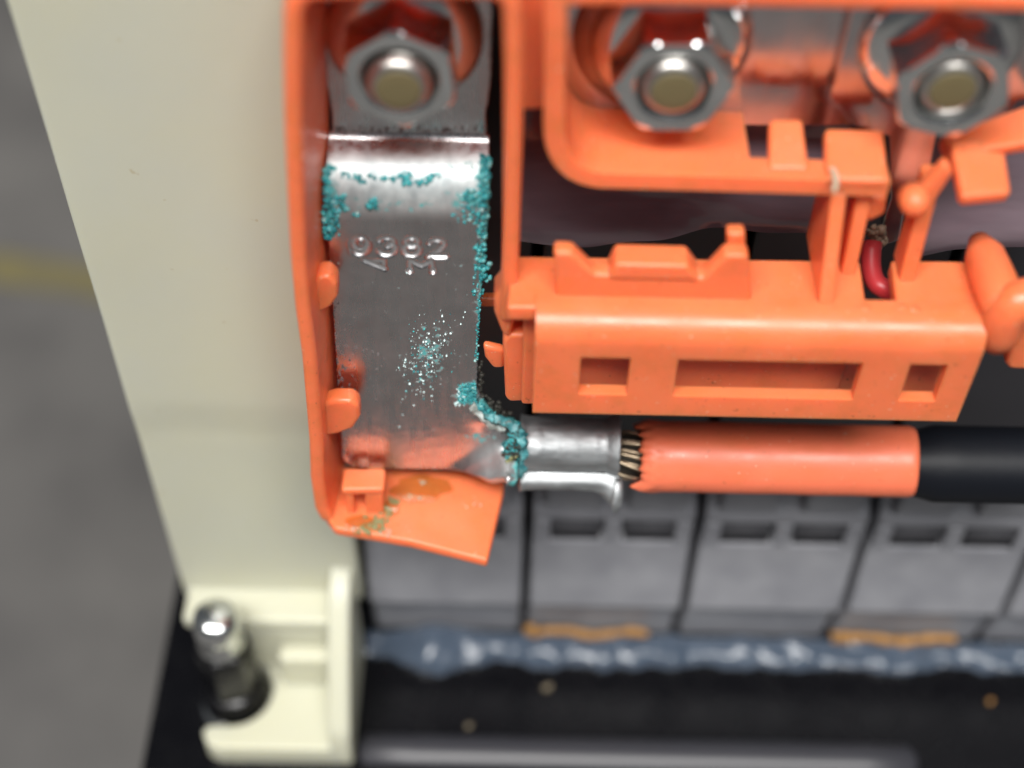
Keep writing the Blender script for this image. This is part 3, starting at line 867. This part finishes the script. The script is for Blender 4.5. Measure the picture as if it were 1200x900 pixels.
# point of the strip surface under a pixel
PY = [(proj(Vector((-9.5, q.x, q.y)))[1], q) for q in dens if q.y < 100]
def on_strip(x, y):
    for (ya, a), (yc, c) in zip(PY[:-1], PY[1:]):
        if ya <= y <= yc:
            Y = a.x + (c.x - a.x)*(y-ya)/max(1e-6, yc-ya)
            return at(x, y, Y)
    return sp(x, y)
# crystals
big = []; pale = []; fleck = []
def sc(x0, x1, y0, y1, n, r0, r1, out=None, lift=0.0):
    out = big if out is None else out
    for _ in range(n):
        x = rnd.uniform(x0, x1); y = rnd.uniform(y0, y1)
        p = on_strip(x, y); r = rnd.uniform(r0, r1)
        out.append((p + Vector((0, -r*0.3 - lift, 0)), r))
# right edge column
for y in range(186, 350, 2):
    xe = 572 - (y - 186)*0.055
    n = 6 if y < 330 else 3
    for _ in range(n):
        r = rnd.choice((0.07, 0.10, 0.13, 0.17, 0.22, 0.28))*(1.0 if y < 320 else 0.75)*(0.75 + 0.5*abs(noise.noise(Vector((y*0.09, 3, 1)))))
        p = on_strip(xe + rnd.uniform(-9, 3), y + rnd.uniform(-2, 2)); big.append((p + Vector((0, -r*0.2 + rnd.uniform(-.1, .5), 0)), r))
for y in range(345, 425, 2):
    xe = 563 - (y - 345)*0.05
    r = rnd.uniform(0.06, 0.13); big.append((on_strip(xe + rnd.uniform(-3, 1), y), r))
sc(566, 577, 305, 330, 10, 0.12, 0.28)
sc(541, 568, 222, 256, 60, 0.06, 0.16); sc(530, 560, 240, 262, 22, 0.05, 0.12)
# left edge
sc(379, 390, 196, 278, 70, 0.12, 0.28); sc(388, 408, 230, 248, 26, 0.1, 0.24); sc(388, 398, 245, 275, 22, 0.1, 0.2)
sc(429, 441, 232, 243, 14, 0.14, 0.28); sc(414, 422, 249, 254, 5, 0.1, 0.18); sc(400, 405, 228, 240, 8, 0.1, 0.2)
# broken row on the bend
for (x, y, n) in ((405, 205, 9), (418, 207, 8), (424, 212, 6), (437, 206, 4), (451, 207, 7), (458, 211, 5), (468, 205, 5), (475, 209, 8), (478, 204, 5), (477, 215, 6), (489, 213, 8), (497, 212, 8), (503, 208, 9), (510, 205, 7)):
    sc(x-4.5, x+4.5, y-3, y+3, n, 0.09, 0.19)
sc(390, 410, 200, 210, 10, 0.06, 0.14, pale); sc(522, 560, 190, 197, 8, 0.08, 0.15, pale)
# speckles
for _ in range(260):
    y = rnd.gauss(420, 26); x = 497 + rnd.gauss(0, 15) + (420 - y)*0.18
    if not (362 < y < 475 and 462 < x < 550): continue
    r = rnd.choice((0.025, 0.03, 0.035, 0.045, 0.055, 0.065, 0.10)); (pale if rnd.random() < 0.6 else fleck).append((on_strip(x, y) + Vector((0, -0.02, 0)), r))
for (x, y) in ((543, 372), (540, 380), (545, 366), (528, 391), (477, 320), (472, 486), (468, 500), (485, 475), (520, 377)):
    pale.append((on_strip(x, y), rnd.uniform(0.06, 0.11)))
# blob above the lug and the ribbon along the torn edge
sc(537, 558, 449, 473, 190, 0.05, 0.14)
sc(533, 545, 455, 476, 22, 0.06, 0.12, pale)
rb_ = [(560, 474), (570, 484), (580, 491), (592, 496), (603, 499), (609, 508), (613, 520), (614, 532), (612, 548), (608, 562)]
for (xa_, ya), (xb_, yb_) in zip(rb_[:-1], rb_[1:]):
    for _ in range(16):
        t = rnd.random(); x = xa_ + (xb_-xa_)*t + rnd.gauss(0, 3.2); y = ya + (yb_-ya)*t + rnd.gauss(0, 3.2)
        big.append((at(x, y, -10.0 - 0.6*sstep(595, 612, x)), rnd.uniform(0.08, 0.22)))
big.append((at(615.5, 531, -11.6), 0.42)); big.append((at(615, 536, -11.7), 0.36))
blobs('corrosion_crystals', big, m_teal, bb, 'stuff', 2)
blobs('salt_specks', pale, m_white, bb, 'stuff', 1)
blobs('corrosion_specks', fleck, m_teal, bb, 'stuff', 1)
gr = []
for (xa_, ya), (xb_, yb_) in zip(rb_[:3], rb_[1:4]):
    for _ in range(14):
        t = rnd.random(); gr.append((at(xa_ + (xb_-xa_)*t + rnd.gauss(6, 3), ya + (yb_-ya)*t + rnd.gauss(-8, 3), -9.0), rnd.uniform(0.12, 0.3)))
for y in range(424, 470, 3): gr.append((at(562 + rnd.uniform(-1, 3), y, -8.8), rnd.uniform(0.12, 0.28)))
def paste(name, pix, Y, rad, m, parent):
    P = [Vector(at(x, y, yy)) for (x, y), yy in zip(pix, Y)]; Q = []
    for a, c in zip(P[:-1], P[1:]):
        for i in range(8): Q.append(a.lerp(c, i/8))
    Q.append(P[-1]); Q = [Q[0]] + [(Q[i-1] + Q[i]*2 + Q[i+1])/4 for i in range(1, len(Q)-1)] + [Q[-1]]
    v, f = tube('', Q, [rad*(0.35 + 0.65*math.sin(math.pi*min(1, max(0, (i + 2)/(len(Q) + 3))))**0.4) for i in range(len(Q))], None, 'raw', 26)
    w = []
    for q in v:
        n1 = noise.noise(q*1.1); n2 = noise.noise(q*3.2); n3 = noise.noise(q*8.0)
        w.append(q + Vector((noise.noise(q*1.7 + Vector((9, 0, 0))), n1, noise.noise(q*1.7 + Vector((0, 7, 0)))))*0.32 + Vector((n2, n3, n2))*0.10)
    return tag(build(name, w, f, m, parent), kind='stuff')
paste('corrosion_paste', rb_, [-9.6, -9.9, -10.2, -10.4, -10.7, -11.2, -11.6, -11.8, -12.0, -11.6], 0.46, m_paste, bb)
paste('pale_crust', [(553, 474), (560, 482), (570, 491), (582, 499), (592, 503)], [-9.7, -9.8, -10.0, -10.2, -10.4], 0.5, m_crust, bb)
blobs('grime_crumbs', gr, m_grime, bb, 'stuff', 1)

# crimp barrel: B-shaped section swept along X
ax0 = at(610, 526, -9.6); ax1 = at(724, 528, -9.6)
def bsec(w):
    """union of a large upper lobe and a small lower lobe, as a radius round the axis"""
    a = 2*math.pi*w; d = (math.cos(a), math.sin(a)); best = 1.2
    for cy, cz, rr in ((0.15, 0.62, 2.68), (-1.75, -2.30, 1.12), (1.2, -1.9, 1.5), (0.7, -1.3, 1.9)):
        q = d[0]*cy + d[1]*cz; disc = q*q - (cy*cy + cz*cz - rr*rr)
        if disc > 0: best = max(best, q + math.sqrt(disc))
    return Vector((0, best*d[0], best*d[1]))
v = []; f = []; nl, nsg = 48, 220
for i in range(nl+1):
    t = i/nl
    c0 = ax0.lerp(ax1, t)
    for k in range(nsg):
        q = bsec(k/nsg)
        a = 2*math.pi*k/nsg
        fl1 = 1 + 0.12*sstep(0.86, 1.0, t) - 0.05*sstep(0.72, 0.84, t)*(1 - sstep(0.84, 0.92, t)) + 0.05*(1 - sstep(0.0, 0.08, t))
        low = math.exp(-((a - math.radians(238))/0.42)**4)
        q = q*(fl1 + 0.27*low*sstep(0.72, 0.93, t))
        q = q*(1 + 0.022*noise.noise(Vector((t*5, a*2, 3))) + 0.008*noise.noise(Vector((t*22, a*5, 3))))
        if q.z > -1.2: q = q*(1 - 0.035*math.exp(-((t - 0.30)/0.10)**4) - 0.03*math.exp(-((t - 0.66)/0.08)**4))
        xx = c0.x + (0.5*noise.noise(Vector((a*1.5, 2, 2))) if i == nl else 0)*0.4
        if i == nl: xx += -0.5*math.exp(-((a - math.radians(222))/0.25)**2)
        v.append(Vector((xx, c0.y + q.y, c0.z + q.z)))
for i in range(nl):
    for k in range(nsg): f.append((i*nsg+k, i*nsg+(k+1) % nsg, (i+1)*nsg+(k+1) % nsg, (i+1)*nsg+k))
sharp(build('crimp_barrel', v, f, m_lug, bb, 0.0, solid=0.7, off=-1), 40)

# ------------------------------------------------------------------ the cable
cb0 = at(738, 534, -9.6); cb1 = at(1068, 541, -9.6); cb2 = at(1320, 546, -9.6)
ca_ = thing('power_cable', tuple(cb1), 'black power cable with orange sleeve and bare copper strands', 'cable')
# strands
vs = []; fs = []
for k in range(46):
    rr = 2.3*math.sqrt((k + 0.5)/46)*rnd.uniform(0.93, 1.07); a = k*2.39996 + rnd.uniform(-.12, .12); tw = rnd.uniform(0.25, 0.85); bl_ = rnd.uniform(0.05, 0.3)
    p0 = at(706, 534, -9.6); p1 = at(772, 535, -9.6)
    pts = []
    for i in range(7):
        t = i/6; c = p0.lerp(p1, t); aa = a + tw*(t - 0.5)
        rr2 = rr*(0.92 + bl_*math.sin(t*math.pi))
        pts.append(c + Vector((0, rr2*math.cos(aa), rr2*math.sin(aa))))
    a1, b1 = tube('', pts, 0.19, None, 'raw', 8)
    o = len(vs); vs += a1; fs += [tuple(i + o for i in q) for q in b1]
for k in range(9):
    p0 = at(728, 545 + rnd.uniform(0, 9), -11); pts = [p0, p0 + Vector((0.7, -0.2, -0.1 + rnd.uniform(-.3, .3))), p0 + Vector((1.6, -0.1, rnd.uniform(-.7, .3)))]
    a1, b1 = tube('', pts, 0.1, None, 'raw', 6)
    o = len(vs); vs += a1; fs += [tuple(i + o for i in q) for q in b1]
tag(build('copper_strands', vs, fs, m_copper, ca_), kind='stuff')
# strand ends showing at the corroded side of the barrel
it = []
for k in range(150):
    a = rnd.uniform(0, 6.28); q = math.sqrt(rnd.random()); x = 601 + 11*q*math.cos(a); y = 529 + 22*q*math.sin(a)
    it.append((at(x, y, -11.0 - 0.6*(1 - q*q)), rnd.uniform(0.16, 0.30)))
blobs('corroded_strand_ends', it[:75], m_grime, ca_, 'stuff')
blobs('corroded_strand_tips', it[75:], m_teal, ca_, 'stuff')
blobs('olive_strand_tips', [(at(600 + rnd.gauss(0, 3), rnd.uniform(534, 550), -11.7), rnd.uniform(.15, .3)) for _ in range(14)], m_moss, ca_, 'stuff')
tube('core', [at(596, 530, -9.6), at(640, 532, -9.6), at(760, 535, -9.6)], [1.9, 2.0, 2.0], m_grime, ca_, 20)
# sleeve with torn left end
v = []; f = []; nl, nsg = 60, 90
for i in range(nl+1):
    t = i/nl
    for k in range(nsg):
        a = 2*math.pi*k/nsg
        tear = 0.7*noise.noise(Vector((math.cos(a)*1.1, math.sin(a)*1.1, 8))) + 0.8*abs(noise.noise(Vector((math.cos(a)*2.2, math.sin(a)*2.2, 4)))) + 0.5*noise.noise(Vector((math.cos(a)*6, math.sin(a)*6, 1))) - 0.7*math.exp(-((a - 3.5)/0.2)**2) - 0.5*math.exp(-((a - 4.0)/0.12)**2)
        x0_ = cb0.x + 0.75 + tear
        x = x0_ + (cb1.x + 0.10*math.sin(a*2) - x0_)*t
        c = cb0.lerp(cb1, t)
        r = 3.45*(1 + 0.012*noise.noise(Vector((t*6, math.cos(a), math.sin(a))))) - 0.35*(1 - sstep(0, 0.03, t)) + 0.12*math.exp(-((t-0.05)/0.02)**2) - 0.15*sstep(0.985, 1, t)
        v.append(Vector((x, c.y + r*math.cos(a), c.z + r*math.sin(a))))
for i in range(nl):
    for k in range(nsg): f.append((i*nsg+k, i*nsg+(k+1) % nsg, (i+1)*nsg+(k+1) % nsg, (i+1)*nsg+k))
build('orange_sleeve', v, f, m_sleeve, ca_, 0.0, solid=0.45, off=-1)
pts = [cb1 + Vector((-4, 0, 0))] + [cb1.lerp(cb2, i/10) + Vector((0, 0, -0.25)) for i in range(11)]
tube('black_jacket', pts, [2.9] + [3.15] + [3.75]*10, m_jacket, ca_, 40)

# residues on the lip
def puddle(name, cx, cy, rx, ry, Z, m, seed):
    pts = []
    for k in range(40):
        a = 2*math.pi*k/40; w = 1 + 0.45*noise.noise(Vector((math.cos(a)*1.3 + seed, math.sin(a)*1.3, seed)))
        pts.append(lay(cx + rx*w*math.cos(a), cy + ry*w*math.sin(a), Z))
    c = lay(cx, cy, Z + 0.16); mid = [c.lerp(p, 0.75) + Vector((0, 0, 0.05)) for p in pts]
    v = pts + mid + [c]; f = [(k, (k+1) % 40, 40 + (k+1) % 40, 40 + k) for k in range(40)] + [(40 + k, 40 + (k+1) % 40, 80) for k in range(40)]
    return build(name, v, f, m, ho)
m_amber = mat('amber_fluid', (0.86, 0.50, 0.14), 0.06)
bsdf(m_amber).inputs['Transmission Weight'].default_value = 0.85
puddle('amber_stain', 492, 572, 34, 15, 48.02, m_amber, 2.2)
puddle('amber_stain', 424, 612, 20, 7, 48.02, m_amber, 5.1)
puddle('amber_stain', 455, 597, 12, 9, 48.03, m_amber, 8.3)
it = []
for (x, y, n, s) in ((440, 612, 34, 8), (455, 598, 22, 5), (462, 588, 12, 4), (425, 622, 12, 5)):
    for _ in range(n): it.append((lay(x + rnd.gauss(0, s), y + rnd.gauss(0, s*0.6), 48.0), rnd.uniform(0.10, 0.30)))
blobs('green_residue', it, m_moss, ho, 'stuff')
it = []
for (x, y, n, s) in ((498, 567, 10, 3), (480, 582, 8, 4), (452, 624, 10, 4), (412, 621, 8, 4), (550, 590, 5, 8)):
    for _ in range(n): it.append((lay(x + rnd.gauss(0, s), y + rnd.gauss(0, s*0.5), 48.05), rnd.uniform(0.08, 0.2)))
for _ in range(26):
    it.append((at(798 + rnd.gauss(0, 9), 331 + rnd.gauss(0, 4), -15.25), rnd.uniform(0.06, 0.17)))
for _ in range(10):
    it.append((at(rnd.uniform(735, 845), 320 + rnd.gauss(0, 5), -15.25), rnd.uniform(0.05, 0.10)))
blobs('pale_residue', it, m_resin, ho, 'stuff')
